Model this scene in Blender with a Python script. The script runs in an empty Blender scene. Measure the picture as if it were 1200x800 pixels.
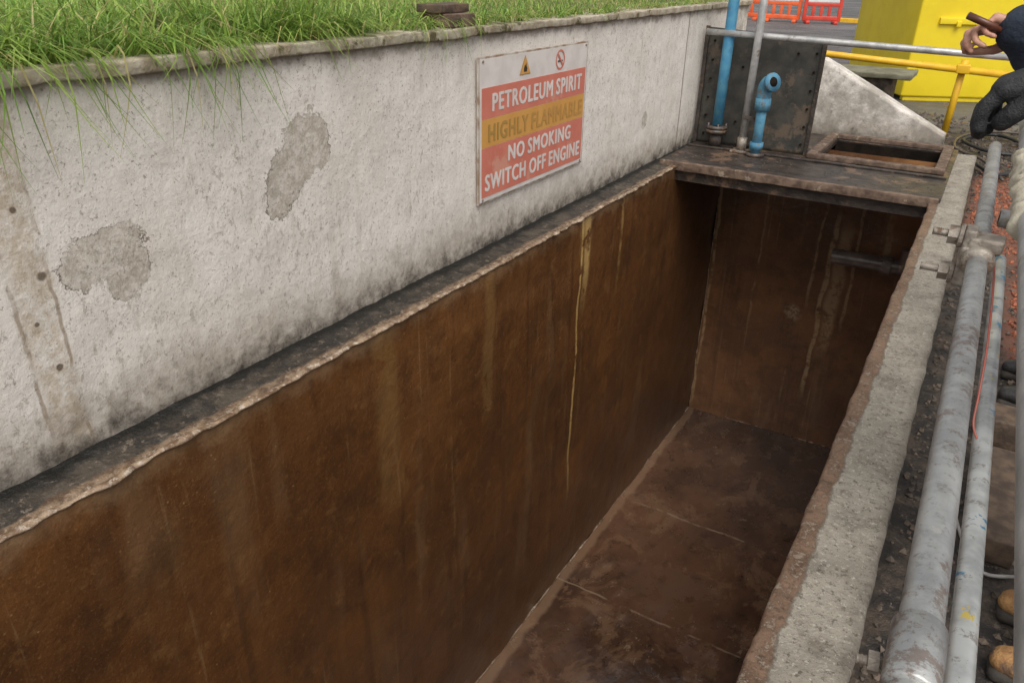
import bpy, math, random
from mathutils import Vector, Matrix, noise
random.seed(7)
C = bpy.context.scene.collection
V = Vector
# ------------------------------------------------------------------ node helpers
class NB:
    def __init__(s, name):
        s.m = bpy.data.materials.new(name); s.m.use_nodes = True
        s.t = s.m.node_tree; s.b = s.t.nodes['Principled BSDF']
        s.tc = s.t.nodes.new('ShaderNodeTexCoord')
        s.obj = s.tc.outputs['Object']
        sp = s.t.nodes.new('ShaderNodeSeparateXYZ'); s.t.links.new(s.obj, sp.inputs[0])
        s.x, s.y, s.z = sp.outputs
    def put(s, sock, v):
        if isinstance(v, bpy.types.NodeSocket): s.t.links.new(v, sock)
        else:
            if isinstance(v, (tuple, list)) and len(v) == 3 and sock.type == 'RGBA': v = (*v, 1)
            sock.default_value = v
    def scale(s, sc, vec=None):
        n = s.t.nodes.new('ShaderNodeVectorMath'); n.operation = 'MULTIPLY'
        s.put(n.inputs[0], vec or s.obj); n.inputs[1].default_value = sc; return n.outputs[0]
    def noise(s, sc, det=4, rough=.55, vec=None, dist=0):
        n = s.t.nodes.new('ShaderNodeTexNoise'); s.put(n.inputs['Vector'], vec or s.obj)
        n.inputs['Scale'].default_value = sc; n.inputs['Detail'].default_value = min(det, 5)
        n.inputs['Roughness'].default_value = rough; n.inputs['Distortion'].default_value = dist
        return n.outputs['Fac']
    def voro(s, sc, feat='DISTANCE_TO_EDGE', vec=None):
        n = s.t.nodes.new('ShaderNodeTexVoronoi'); n.feature = feat; s.put(n.inputs['Vector'], vec or s.obj)
        n.inputs['Scale'].default_value = sc; return n.outputs['Distance']
    def math(s, op, a, b=0.0, c=0.0, clamp=False):
        n = s.t.nodes.new('ShaderNodeMath'); n.operation = op; n.use_clamp = clamp
        s.put(n.inputs[0], a); s.put(n.inputs[1], b); s.put(n.inputs[2], c); return n.outputs[0]
    def step(s, v, lo, hi):
        n = s.t.nodes.new('ShaderNodeMapRange'); n.interpolation_type = 'SMOOTHSTEP'
        s.put(n.inputs[0], v); n.inputs[1].default_value = lo; n.inputs[2].default_value = hi
        return n.outputs[0]
    def rstep(s, v, lo, hi):
        return s.math('SUBTRACT', 1.0, s.step(v, lo, hi))
    def mul(s, a, b): return s.math('MULTIPLY', a, b)
    def mix(s, f, a, b, mode='MIX'):
        n = s.t.nodes.new('ShaderNodeMix'); n.data_type = 'RGBA'; n.blend_type = mode
        s.put(n.inputs[0], f); s.put(n.inputs[6], a); s.put(n.inputs[7], b); return n.outputs[2]
    def wob(s, sc, amp, det=5, rough=.65, vec=None):
        return s.math('MULTIPLY', s.math('SUBTRACT', s.noise(sc, det, rough, vec), .5), amp)
    def blob(s, cy, cz, ry, rz, w, tilt=0.0):
        dy = s.math('SUBTRACT', s.y, cy); dz = s.math('SUBTRACT', s.z, cz)
        a = s.math('DIVIDE', s.math('SUBTRACT', dy, s.mul(dz, tilt)), ry); b = s.math('DIVIDE', dz, rz)
        d = s.math('SQRT', s.math('ADD', s.mul(a, a), s.mul(b, b)))
        return s.math('ADD', d, w)
    def band(s, coord, c, w, wob=0.0, sc=6):
        v = coord
        if wob: v = s.math('ADD', coord, s.mul(s.math('SUBTRACT', s.noise(sc, 3), .5), wob))
        return s.rstep(s.math('ABSOLUTE', s.math('SUBTRACT', v, c)), w * .35, w)
    def bump(s, h, dist=.01, strength=.6, prev=None):
        n = s.t.nodes.new('ShaderNodeBump'); s.put(n.inputs['Height'], h)
        n.inputs['Distance'].default_value = dist; n.inputs['Strength'].default_value = strength
        if prev: s.t.links.new(prev, n.inputs['Normal'])
        return n.outputs[0]
    def out(s, col=None, rough=None, nrm=None, metal=None, spec=None, coat=None):
        if col is not None: s.put(s.b.inputs['Base Color'], col)
        if rough is not None: s.put(s.b.inputs['Roughness'], rough)
        if nrm is not None: s.put(s.b.inputs['Normal'], nrm)
        if metal is not None: s.put(s.b.inputs['Metallic'], metal)
        if spec is not None: s.put(s.b.inputs['Specular IOR Level'], spec)
        if coat is not None:
            s.put(s.b.inputs['Coat Weight'], coat); s.b.inputs['Coat Roughness'].default_value = .14
            if nrm is not None: s.put(s.b.inputs['Coat Normal'], nrm)
        return s.m

def simple(name, a, b, rough=.6, sc=20, bump=.002, metal=0, dirt=None, dirt_amt=.55, spec=None):
    n = NB(name)
    c = n.mix(n.step(n.noise(sc, 4), .35, .65), a, b)
    if dirt:
        c = n.mix(n.step(n.noise(sc * .45, 5, .7), dirt_amt, dirt_amt + .08), c, dirt)
    r = n.math('ADD', rough, n.mul(n.math('SUBTRACT', n.noise(sc * 2, 2), .5), .25), clamp=True)
    return n.out(c, r, n.bump(n.noise(sc * 4, 3), bump, .7), metal, spec)

def m_white():
    n = NB('whitewashed_concrete')
    c = n.mix(n.step(n.noise(3.2, 5, .65), .35, .68), (.88, .82, .745), (.79, .73, .655))
    c = n.mix(n.mul(n.step(n.noise(1.1, 4, .6), .5, .66), .28), c, (.72, .625, .52))
    c = n.mix(n.mul(n.step(n.noise(13, 5, .75), .5, .64), .28), c, (.64, .58, .51))
    c = n.mix(n.mul(n.step(n.noise(80, 3, .75), .60, .67), .7), c, (.24, .20, .16))
    c = n.mix(n.mul(n.step(n.noise(36, 4, .8), .61, .66), .6), c, (.32, .27, .22))
    st = n.noise(1, 4, .6, n.scale((1, 22, 1.6)))
    c = n.mix(n.mul(n.step(st, .52, .7), .32), c, (.58, .51, .43))
    f0 = n.noise(20, 5, .80, n.scale((1, 1.5, .8)))
    fl = n.mul(n.step(f0, .585, .61), n.step(n.noise(1.7, 2), .42, .56))
    c = n.mix(n.mul(fl, .55), c, (.44, .38, .31))
    w1 = n.wob(9, 1.7, 5, .70)
    hs = None; ed = None
    for cy, cz, ry, rz, tl in ((2.11, .72, .12, .17, .35), (2.22, .82, .17, .14, .0), (1.30, .64, .17, .10, .15), (1.38, .57, .10, .11, 0), (5.9, .4, .05, .08, 0)):
        d = n.blob(cy, cz, ry, rz, w1, tl)
        inn = n.rstep(d, .86, .88); e_ = n.mul(n.rstep(d, .875, .90), n.step(d, .81, .86))
        if ed is None: hs, ed = inn, e_
        else:
            ed = n.math('MAXIMUM', n.mul(ed, n.math('SUBTRACT', 1.0, inn)), n.mul(e_, n.math('SUBTRACT', 1.0, hs)))
            hs = n.math('MAXIMUM', hs, inn)
    pc = n.mix(n.step(n.noise(22, 5, .8), .40, .60), (.46, .40, .325), (.68, .61, .53))
    pc = n.mix(n.mul(n.step(n.noise(70, 4, .8), .56, .63), .6), pc, (.22, .19, .15))
    c = n.mix(n.mul(hs, .9), c, pc)
    c = n.mix(n.mul(ed, n.mul(n.step(n.noise(5, 3), .40, .55), .8)), c, (.15, .12, .095))
    j = n.band(n.y, 1.07, .085, .07, 6)
    jm = n.mul(n.mul(j, n.step(n.noise(8, 5, .75), .34, .50)), .75)
    c = n.mix(jm, c, n.mix(n.step(n.noise(24, 5, .75), .4, .6), (.48, .38, .26), (.68, .60, .50)))
    for jy in (1.01, 1.13):
        c = n.mix(n.mul(n.mul(n.band(n.y, jy, .009, .035, 8), n.step(n.noise(5, 4), .40, .52)), .65), c, (.27, .19, .12))
    for hy, hz, hr in ((1.08, .84, .013), (1.11, .63, .018), (1.06, .49, .010), (1.09, .33, .014)):
        dd = n.math('SQRT', n.math('ADD', n.math('POWER', n.math('SUBTRACT', n.y, hy), 2.0), n.math('POWER', n.math('SUBTRACT', n.z, hz), 2.0)))
        dd = n.math('ADD', dd, n.wob(30, .014, 3))
        c = n.mix(n.mul(n.rstep(dd, hr * .5, hr), .85), c, (.12, .08, .05))
    c = n.mix(n.mul(n.band(n.y, 6.72, .02, .02, 7), .7), c, (.20, .16, .12))
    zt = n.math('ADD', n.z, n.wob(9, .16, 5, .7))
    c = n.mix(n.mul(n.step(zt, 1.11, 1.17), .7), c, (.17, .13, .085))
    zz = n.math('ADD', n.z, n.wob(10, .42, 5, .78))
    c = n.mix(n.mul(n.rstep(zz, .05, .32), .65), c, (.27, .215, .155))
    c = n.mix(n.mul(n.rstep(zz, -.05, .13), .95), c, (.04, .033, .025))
    far = n.mul(n.step(n.y, 7.9, 8.1), n.mul(n.step(n.noise(4, 5, .72), .30, .62), .75))
    c = n.mix(far, c, (.26, .23, .19))
    b = n.bump(n.noise(45, 5, .78), .007, .6)
    b = n.bump(n.math('ADD', n.noise(7, 4), n.mul(n.math('ADD', hs, fl), -.45)), .018, .5, b)
    return n.out(c, .85, b, spec=.3)
M_WHITE = m_white()

def m_resin(dark=False):
    n = NB('stained_resin_lining' + ('_dark' if dark else ''))
    a, b_, d_ = ((.160, .065, .020), (.105, .042, .014), (.045, .020, .010))
    if dark: a, b_, d_ = ((.21, .092, .036), (.125, .056, .025), (.055, .027, .014))
    c = n.mix(n.step(n.noise(1.3, 5, .62), .36, .64), a, b_)
    c = n.mix(n.mul(n.step(n.noise(5, 5, .72), .47, .66), .45), c, d_)
    c = n.mix(n.mul(n.step(n.noise(8, 5, .75), .54, .70), .40), c, (.26, .13, .045) if not dark else (.27, .14, .065))
    c = n.mix(n.mul(n.step(n.noise(95, 3, .85), .56, .66), .35), c, (.32, .17, .065) if not dark else (.28, .16, .08))
    c = n.mix(n.mul(n.step(n.noise(45, 4, .85), .57, .67), .35), c, d_)
    dr = n.mul(n.step(n.noise(1, 4, .65, n.scale((26, 26, .45))), .58, .70), n.step(n.noise(3, 4, .7), .40, .60))
    c = n.mix(n.mul(dr, .30), c, (.36, .23, .11) if not dark else (.40, .27, .15))
    c = n.mix(n.mul(n.step(n.noise(1, 4, .6, n.scale((11, 11, .45))), .52, .72), .45), c, d_)
    c = n.mix(n.mul(n.step(n.noise(1, 3, .6, n.scale((4, 4, .6))), .56, .76), .30), c, (.28, .17, .085) if not dark else (.30, .19, .10))
    sp = n.mul(n.rstep(n.voro(22, 'F1'), .04, .13), n.step(n.noise(3, 2), .52, .64))
    c = n.mix(n.mul(sp, .5), c, (.46, .27, .11) if not dark else (.34, .22, .12))
    if not dark:
        yy = n.math('ADD', n.y, n.wob(2.5, .05, 3)); br = n.step(n.noise(8, 4, .7), .34, .50)
        for cy, w, z0, st in ((4.47, .020, -2.6, .95), (4.55, .06, -.8, .85), (4.51, .10, -.45, .6), (5.15, .03, -.9, .4), (3.3, .08, -1.1, .14), (2.4, .12, -1.2, .12)):
            f = n.mul(n.band(yy, cy, w), n.mul(n.step(n.z, z0, z0 + 1.0 if z0 < -1.5 else z0 + .5), st))
            c = n.mix(n.mul(f, br), c, (.56, .36, .13))
        zz = n.math('ADD', n.z, n.wob(9, .22, 5, .7))
        c = n.mix(n.mul(n.step(zz, -.12, .02), .5), c, (.38, .25, .14))
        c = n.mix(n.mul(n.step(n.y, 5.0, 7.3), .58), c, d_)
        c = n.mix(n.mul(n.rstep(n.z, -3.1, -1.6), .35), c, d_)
    else:
        for cx, w, z0, z1, st in ((-.92, .03, -2.7, -.5, .6), (-.82, .08, -2.2, -.6, .5), (-.70, .02, -1.9, -.3, .45), (-1.05, .02, -1.7, -.2, .4), (-1.6, .015, -2.0, -.2, .3), (-2.07, .02, -3.2, 0, .45), (-.45, .04, -1.2, -.1, .5)):
            f = n.mul(n.band(n.x, cx, w, .10, 2.6), n.mul(n.step(n.z, z0, z0 + .4), n.mul(n.rstep(n.z, z1 - .25, z1), st)))
            f = n.mul(f, n.step(n.noise(8, 5, .75), .36, .54))
            c = n.mix(f, c, (.54, .38, .21))
        dd = n.math('SQRT', n.math('ADD', n.math('POWER', n.math('SUBTRACT', n.x, -1.17), 2.0), n.math('POWER', n.math('SUBTRACT', n.z, -1.66), 2.0)))
        c = n.mix(n.mul(n.mul(n.rstep(n.math('ADD', dd, n.wob(12, .16)), .04, .11), n.step(n.noise(30, 4), .4, .55)), .6), c, (.42, .31, .20))
        c = n.mix(n.mul(n.band(n.x, -.3, .28, .3, 4), n.mul(n.step(n.z, -.9, -.3), .75)), c, (.46, .22, .085))  # brighter lit region at upper right, painted into the end wall's colour
    r = n.math('ADD', .20, n.mul(n.noise(6, 4, .75), .32))
    b = n.bump(n.noise(15, 4, .55), .012, .5)
    b = n.bump(n.noise(90, 3, .7), .0025, .6, b)
    return n.out(c, r, b, spec=.6, coat=.22 if dark else .45)
M_RESIN = m_resin(); M_RESIN_D = m_resin(True)

def m_floor():
    n = NB('wet_silt_floor')
    v = n.scale((1, .7, 1))
    c = n.mix(n.step(n.noise(1.2, 5, .66, v), .38, .62), (.140, .070, .040), (.065, .034, .021))
    c = n.mix(n.mul(n.step(n.noise(2.6, 5, .75, v, .5), .52, .62), .6), c, (.22, .125, .07))
    c = n.mix(n.mul(n.step(n.noise(7, 5, .78), .54, .66), .5), c, (.032, .019, .013))
    res = n.mul(n.step(n.noise(14, 5, .82, v, .5), .58, .65), n.step(n.noise(1.6, 3), .48, .60))
    c = n.mix(n.mul(res, .5), c, (.40, .29, .20))
    sea = n.math('ADD', n.y, n.wob(2.2, .08, 4))
    for cy, w in ((3.1, .014), (4.4, .012), (5.7, .016)):
        c = n.mix(n.mul(n.mul(n.band(sea, cy, w), n.step(n.noise(6, 4), .42, .55)), .55), c, (.38, .27, .18))
    c = n.mix(n.mul(n.band(n.x, -2.06, .06, .08, 5), .5), c, (.32, .20, .12))
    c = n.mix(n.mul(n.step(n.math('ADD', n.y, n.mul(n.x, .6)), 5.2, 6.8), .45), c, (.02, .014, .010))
    wet = n.step(n.noise(2.2, 5, .70), .45, .62)
    r = n.math('ADD', .12, n.mul(wet, .28))
    b = n.bump(n.noise(3.0, 3, .5, v, .3), .035, .45)
    b = n.bump(n.noise(18, 4, .7, v), .005, .5, b)
    return n.out(c, r, b, spec=.9, coat=.5)
M_FLOOR = m_floor()

def m_bitumen():
    n = NB('weathered_bitumen')
    c = n.mix(n.step(n.noise(7, 5, .75), .40, .60), (.026, .022, .018), (.062, .050, .038))
    c = n.mix(n.mul(n.step(n.noise(4, 5, .75), .52, .62), .5), c, (.12, .095, .07))
    c = n.mix(n.mul(n.step(n.noise(26, 5, .82), .56, .62), .6), c, (.24, .19, .14))
    xx = n.math('ADD', n.x, n.wob(8, .08, 5, .75))
    crust = n.mix(n.step(n.noise(16, 5, .75), .42, .60), (.24, .165, .105), (.10, .06, .035))
    crust = n.mix(n.mul(n.step(n.noise(30, 4, .78), .56, .63), .6), crust, (.44, .36, .28))
    c = n.mix(n.step(xx, -2.150, -2.130), c, crust)
    c = n.mix(n.rstep(n.math('ADD', n.x, n.wob(10, .12, 5, .78)), -2.27, -2.22), c, (.010, .009, .007))
    r = n.math('ADD', .25, n.mul(n.noise(6, 4), .5))
    b = n.bump(n.noise(18, 5, .75), .022, .8)
    return n.out(c, r, b)
M_BIT = m_bitumen()

def m_kerb():
    n = NB('kerb_concrete')
    c = n.mix(n.step(n.noise(5, 5, .7), .35, .68), (.42, .375, .305), (.29, .255, .205))
    c = n.mix(n.mul(n.step(n.noise(10, 5, .78), .53, .66), .5), c, (.19, .155, .115))
    c = n.mix(n.mul(n.step(n.noise(45, 5, .85), .54, .61), .8), c, (.11, .09, .065))
    c = n.mix(n.mul(n.step(n.noise(70, 4, .8), .57, .63), .75), c, (.62, .57, .48))
    xx = n.math('ADD', n.x, n.wob(6, .06, 5, .82))
    br = n.mix(n.step(n.noise(10, 5, .8), .40, .60), (.27, .165, .105), (.14, .078, .045))
    br = n.mix(n.mul(n.step(n.noise(20, 5, .85), .53, .60), .7), br, (.42, .34, .26))
    br = n.mix(n.mul(n.step(n.noise(34, 5, .85), .54, .61), .7), br, (.07, .042, .026))
    c = n.mix(n.rstep(xx, -.116, -.106), c, br)
    c = n.mix(n.mul(n.band(xx, -.111, .007), .5), c, (.12, .09, .065))
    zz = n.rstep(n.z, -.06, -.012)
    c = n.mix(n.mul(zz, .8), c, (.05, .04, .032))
    c = n.mix(n.mul(n.step(n.math('ADD', n.x, n.wob(7, .08)), .02, .07), .6), c, (.12, .10, .08))
    r = n.math('ADD', .45, n.mul(n.step(n.x, -.11, -.09), .40))
    b = n.bump(n.noise(45, 5, .85), .013, .9); b = n.bump(n.noise(9, 4), .03, .6, b)
    return n.out(c, r, b, spec=.4)
M_KERB = m_kerb()

def m_ground():
    n = NB('yard_ground')
    c = n.mix(n.step(n.noise(1.2, 5, .7), .38, .62), (.135, .128, .125), (.085, .078, .073))
    c = n.mix(n.mul(n.step(n.noise(.35, 4), .5, .6), .5), c, (.21, .20, .19))
    c = n.mix(n.mul(n.step(n.noise(45, 4, .8), .56, .66), .6), c, (.22, .21, .2))
    w = n.math('ADD', n.y, n.wob(1.5, 3.0, 5, .7))
    soil = n.mix(n.step(n.noise(8, 5, .75), .42, .62), (.022, .018, .015), (.085, .062, .045))
    soil = n.mix(n.mul(n.step(n.noise(34, 4, .75), .57, .66), .7), soil, (.17, .13, .10))
    c = n.mix(n.rstep(w, 10.3, 11.2), c, soil)
    d = n.math('ADD', n.math('ABSOLUTE', n.math('SUBTRACT', n.y, 6.9)), n.wob(3, 3.0, 5, .7))
    f = n.mul(n.rstep(d, .8, 1.5), n.step(n.x, .05, .12))
    d2 = n.math('ADD', n.math('ABSOLUTE', n.math('SUBTRACT', n.y, 4.7)), n.wob(3, 1.2, 5, .7))
    f2 = n.mul(n.rstep(d2, .4, .9), n.step(n.x, .30, .42))
    c = n.mix(n.mul(n.math('MAXIMUM', f, f2), .75), c, n.mix(n.noise(50, 4, .8), (.38, .12, .06), (.14, .065, .04)))
    r = n.math('ADD', .30, n.mul(n.noise(3, 4, .7), .6))
    b = n.bump(n.noise(24, 5, .8), .02, .8); b = n.bump(n.noise(4, 3), .03, .4, b)
    return n.out(c, r, b)
M_GROUND = m_ground()
M_SOIL = simple('turf_soil', (.08, .12, .028), (.10, .09, .04), .9, 9, .02)
M_COPING = simple('mossy_coping', (.50, .44, .34), (.32, .26, .18), .85, 11, .01, dirt=(.12, .10, .045), dirt_amt=.55)
M_DECK = simple('oily_rusted_plate', (.065, .050, .040), (.032, .025, .021), .42, 9, .010, dirt=(.16, .10, .065), dirt_amt=.54)
M_FRAME = simple('rusty_angle_iron', (.20, .135, .095), (.095, .06, .042), .65, 16, .006, dirt=(.30, .24, .18), dirt_amt=.58)
M_PANEL = simple('stained_steel_sheet', (.065, .059, .048), (.034, .033, .028), .65, 7, .004, dirt=(.12, .088, .062), dirt_amt=.54)
M_BLUE = simple('blue_pipe_paint', (.055, .24, .41), (.10, .31, .45), .55, 12, .002, dirt=(.12, .15, .16), dirt_amt=.57)
M_BLUEW = simple('worn_blue_paint', (.06, .21, .33), (.10, .27, .38), .65, 16, .003, dirt=(.13, .14, .14), dirt_amt=.53)
M_GALV = simple('galvanised_steel', (.54, .53, .51), (.38, .38, .37), .45, 14, .0015, metal=.45, dirt=(.27, .23, .18), dirt_amt=.57)
def m_tube():
    n = NB('weathered_galvanised_tube')
    c = n.mix(n.step(n.noise(9, 5, .7), .36, .64), (.52, .52, .50), (.37, .375, .37))
    c = n.mix(n.mul(n.step(n.noise(55, 4, .8), .54, .64), .5), c, (.25, .24, .22))
    c = n.mix(n.mul(n.step(n.math('ADD', n.noise(26, 5, .8), n.mul(n.noise(3, 2), .35)), .70, .79), .7), c, (.22, .155, .12))
    c = n.mix(n.mul(n.step(n.noise(22, 5, .75), .62, .67), .5), c, (.66, .62, .56))
    return n.out(c, n.math('ADD', .26, n.mul(n.noise(20, 3), .36)), n.bump(n.noise(70, 4, .8), .0015, .7), .6)
M_GALVR = m_tube()
M_COUPL = simple('coupler_steel', (.42, .37, .31), (.25, .21, .17), .55, 26, .004, metal=.35, dirt=(.19, .12, .08), dirt_amt=.54)
M_YEL = simple('yellow_paint', (.86, .66, .02), (.80, .60, .015), .45, 3, .002, dirt=(.62, .47, .05), dirt_amt=.66)
M_YELR = simple('yellow_rail_paint', (.84, .50, .02), (.76, .42, .02), .45, 9, .002, dirt=(.30, .17, .05), dirt_amt=.66)
M_DARKST = simple('dark_pipe', (.10, .08, .066), (.05, .04, .036), .38, 14, .003, dirt=(.18, .11, .07), dirt_amt=.55)
M_OUTP = simple('grey_brown_steel_pipe', (.23, .18, .15), (.13, .10, .085), .28, 9, .003, dirt=(.34, .27, .20), dirt_amt=.58)
M_WOOD = simple('grimy_timber', (.15, .10, .065), (.07, .047, .033), .75, 15, .005)
M_RUBBER = simple('black_hose', (.015, .015, .016), (.03, .03, .03), .5, 20, .001)
M_CLOTH = simple('cream_cloth', (.60, .55, .43), (.42, .37, .28), .9, 30, .003)
M_NAVY = simple('navy_jacket_cloth', (.016, .025, .042), (.026, .036, .055), .85, 22, .006)
M_TROU = simple('dark_trouser_cloth', (.022, .024, .028), (.035, .036, .04), .9, 22, .006)
M_GLOVE = simple('black_glove', (.012, .013, .014), (.032, .032, .033), .7, 60, .006)
M_SKIN = simple('skin', (.55, .29, .20), (.46, .22, .15), .5, 30, .0015)
M_TAN = simple('tan_nubuck', (.40, .22, .085), (.28, .14, .055), .85, 35, .006, dirt=(.17, .10, .06), dirt_amt=.56)
M_BLKB = simple('black_boot_leather', (.018, .018, .018), (.035, .032, .03), .45, 25, .003)
M_SOLE = simple('boot_sole', (.03, .025, .02), (.05, .04, .03), .8, 25, .003)
M_HAIR = simple('dark_hair', (.03, .018, .01), (.05, .03, .018), .6, 60, .004)
M_RED = simple('red_plastic', (.66, .07, .04), (.58, .05, .03), .4, 4, .001)
M_ORANGE = simple('orange_plastic', (.85, .16, .05), (.75, .12, .035), .4, 4, .001)
M_PLW = simple('white_reflective', (.75, .75, .73), (.65, .65, .63), .4, 6, .001)
M_TAPE = simple('red_cord', (.42, .09, .06), (.36, .12, .09), .6, 20, .001)
M_BRN = simple('brown_plastic', (.14, .045, .025), (.10, .035, .02), .35, 20, .0005)
M_SGW = simple('sign_white', (.80, .74, .69), (.70, .64, .59), .4, 8, .0004, dirt=(.54, .47, .40), dirt_amt=.63)
M_SGR = simple('sign_red', (.72, .235, .165), (.66, .20, .14), .4, 6, .0004, dirt=(.70, .32, .23), dirt_amt=.56)
M_SGY = simple('sign_yellow', (.72, .38, .10), (.68, .34, .085), .4, 6, .0004, dirt=(.60, .32, .10), dirt_amt=.60)
def m_faded():
    n = NB('faded_lettering')
    f = n.step(n.y, 3.6, 4.3)
    c = n.mix(f, (.46, .27, .07), (.57, .30, .08))
    return n.out(c, .5)
M_SGT = m_faded()
M_SGL = simple('white_lettering', (.84, .77, .72), (.74, .66, .61), .4, 10, .0004, dirt=(.72, .54, .47), dirt_amt=.64)
M_BLACK = simple('black_print', (.02, .02, .02), (.05, .04, .03), .5, 20, .0004)
M_DARK = simple('dark_void', (.010, .008, .006), (.022, .015, .011), .9, 8, .004, spec=.1)  # near-black colour: painted shade inside openings, and dark bolt heads
M_SEDGE = simple('sign_edge', (.55, .50, .44), (.30, .20, .13), .5, 14, .001)
M_DRAIN = simple('light_cable', (.45, .43, .40), (.35, .33, .30), .5, 20, .001)
M_GREEN = simple('weathered_concrete_top', (.24, .23, .16), (.15, .14, .09), .8, 8, .006)
M_STONE = simple('broken_stone', (.16, .12, .09), (.06, .05, .04), .8, 12, .01)
M_BRICK = simple('crushed_brick', (.40, .13, .065), (.22, .085, .05), .9, 12, .01)
M_LEAF = simple('fallen_leaf', (.30, .17, .05), (.16, .09, .03), .7, 30, .001)
def m_grass():
    n = NB('grass_blades')
    a = n.t.nodes.new('ShaderNodeAttribute'); a.attribute_name = 'tint'
    n.t.links.new(a.outputs['Color'], n.b.inputs['Base Color'])
    n.b.inputs['Roughness'].default_value = .5
    tr = n.t.nodes.new('ShaderNodeBsdfTranslucent'); n.t.links.new(a.outputs['Color'], tr.inputs[0])
    mx = n.t.nodes.new('ShaderNodeMixShader'); mx.inputs[0].default_value = .4
    n.t.links.new(n.b.outputs[0], mx.inputs[1]); n.t.links.new(tr.outputs[0], mx.inputs[2])
    n.t.links.new(mx.outputs[0], n.t.nodes['Material Output'].inputs[0]); return n.m
M_GRASS = m_grass()
def m_bead():
    n = NB('cured_resin_lip')
    c = n.mix(n.step(n.noise(9, 5, .75), .40, .60), (.38, .275, .185), (.15, .088, .048))
    c = n.mix(n.mul(n.step(n.noise(34, 4, .78), .53, .62), .7), c, (.60, .52, .43))
    return n.out(c, .35, n.bump(n.noise(40, 5, .7), .010, .8))
M_BEAD = m_bead()

# ------------------------------------------------------------------ mesh helpers
def obj(name, verts, faces, mat, smooth=False, parent=None):
    me = bpy.data.meshes.new(name); me.from_pydata([tuple(v) for v in verts], [], faces); me.update()
    if mat: me.materials.append(mat)
    if smooth: me.polygons.foreach_set('use_smooth', [True] * len(me.polygons))
    o = bpy.data.objects.new(name, me); C.objects.link(o)
    if parent: o.parent = parent
    return o
def thing(o, label, cat, group=None):
    o['label'] = label; o['category'] = cat
    if group: o['group'] = group
    return o
def empty(name, loc, label, cat, group=None):
    e = bpy.data.objects.new(name, None); e.empty_display_size = .1; C.objects.link(e); e.location = loc
    return thing(e, label, cat, group)
def adopt(parent, *objs):
    for o in objs:
        o.parent = parent; o.matrix_parent_inverse = Matrix.Translation(parent.location).inverted()
def sweep(path, rad, seg=14, cap=True):
    P = [V(p) for p in path]; vs = []; fs = []
    up = V((0, 0, 1))
    t0 = (P[1] - P[0]).normalized()
    if abs(t0.dot(up)) > .95: up = V((1, 0, 0))
    nrm = t0.cross(up).normalized()
    for i, p in enumerate(P):
        t = (P[min(i + 1, len(P) - 1)] - P[max(i - 1, 0)]).normalized()
        nrm = (nrm - t * nrm.dot(t)).normalized(); bn = t.cross(nrm)
        r = rad(i) if callable(rad) else rad
        for k in range(seg):
            a = 2 * math.pi * k / seg
            vs.append(p + (nrm * math.cos(a) + bn * math.sin(a)) * r)
    for i in range(len(P) - 1):
        for k in range(seg):
            k2 = (k + 1) % seg
            fs.append((i * seg + k, i * seg + k2, (i + 1) * seg + k2, (i + 1) * seg + k))
    if cap:
        fs.append(tuple(range(seg))[::-1]); fs.append(tuple((len(P) - 1) * seg + k for k in range(seg)))
    return vs, fs
def merge(*parts):
    vs = []; fs = []
    for v, f in parts:
        o = len(vs); vs += list(v); fs += [tuple(i + o for i in q) for q in f]
    return vs, fs
def tube_open(p1, p2, r, th=.004, seg=20):
    p1 = V(p1); p2 = V(p2); d = (p2 - p1).normalized()
    prof = [(p1 + d * .0, r - th), (p1, r), (p1.lerp(p2, .25), r), (p1.lerp(p2, .5), r), (p1.lerp(p2, .75), r), (p2, r), (p2, r - th), (p2 - d * .3, r - th)]
    up = V((0, 0, 1)) if abs(d.z) < .9 else V((1, 0, 0))
    a_ = d.cross(up).normalized(); b_ = d.cross(a_)
    vs = []; fs = []
    for p, rr in prof:
        for k in range(seg):
            a = 2 * math.pi * k / seg; vs.append(p + (a_ * math.cos(a) + b_ * math.sin(a)) * rr)
    for i in range(len(prof) - 1):
        for k in range(seg):
            k2 = (k + 1) % seg; fs.append((i * seg + k, i * seg + k2, (i + 1) * seg + k2, (i + 1) * seg + k))
    fs.append(tuple(range(seg))); fs.append(tuple(7 * seg + k for k in range(seg)))
    return vs, fs
def smooth_path(pts, n=8):
    P = [V(p) for p in pts]; out = []
    for i in range(len(P) - 1):
        p0 = P[max(i - 1, 0)]; p1 = P[i]; p2 = P[i + 1]; p3 = P[min(i + 2, len(P) - 1)]
        for k in range(n):
            t = k / n
            out.append(.5 * ((2 * p1) + (p2 - p0) * t + (2 * p0 - 5 * p1 + 4 * p2 - p3) * t * t + (3 * p1 - p0 - 3 * p2 + p3) * t ** 3))
    out.append(P[-1]); return out
def axis_vals(a, b, step, r):
    n = max(1, int(round((b - a - 2 * r) / step)))
    return [a, a + r * .15, a + r * .5] + [a + r + (b - a - 2 * r) * i / n for i in range(n + 1)] + [b - r * .5, b - r * .15, b]
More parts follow.
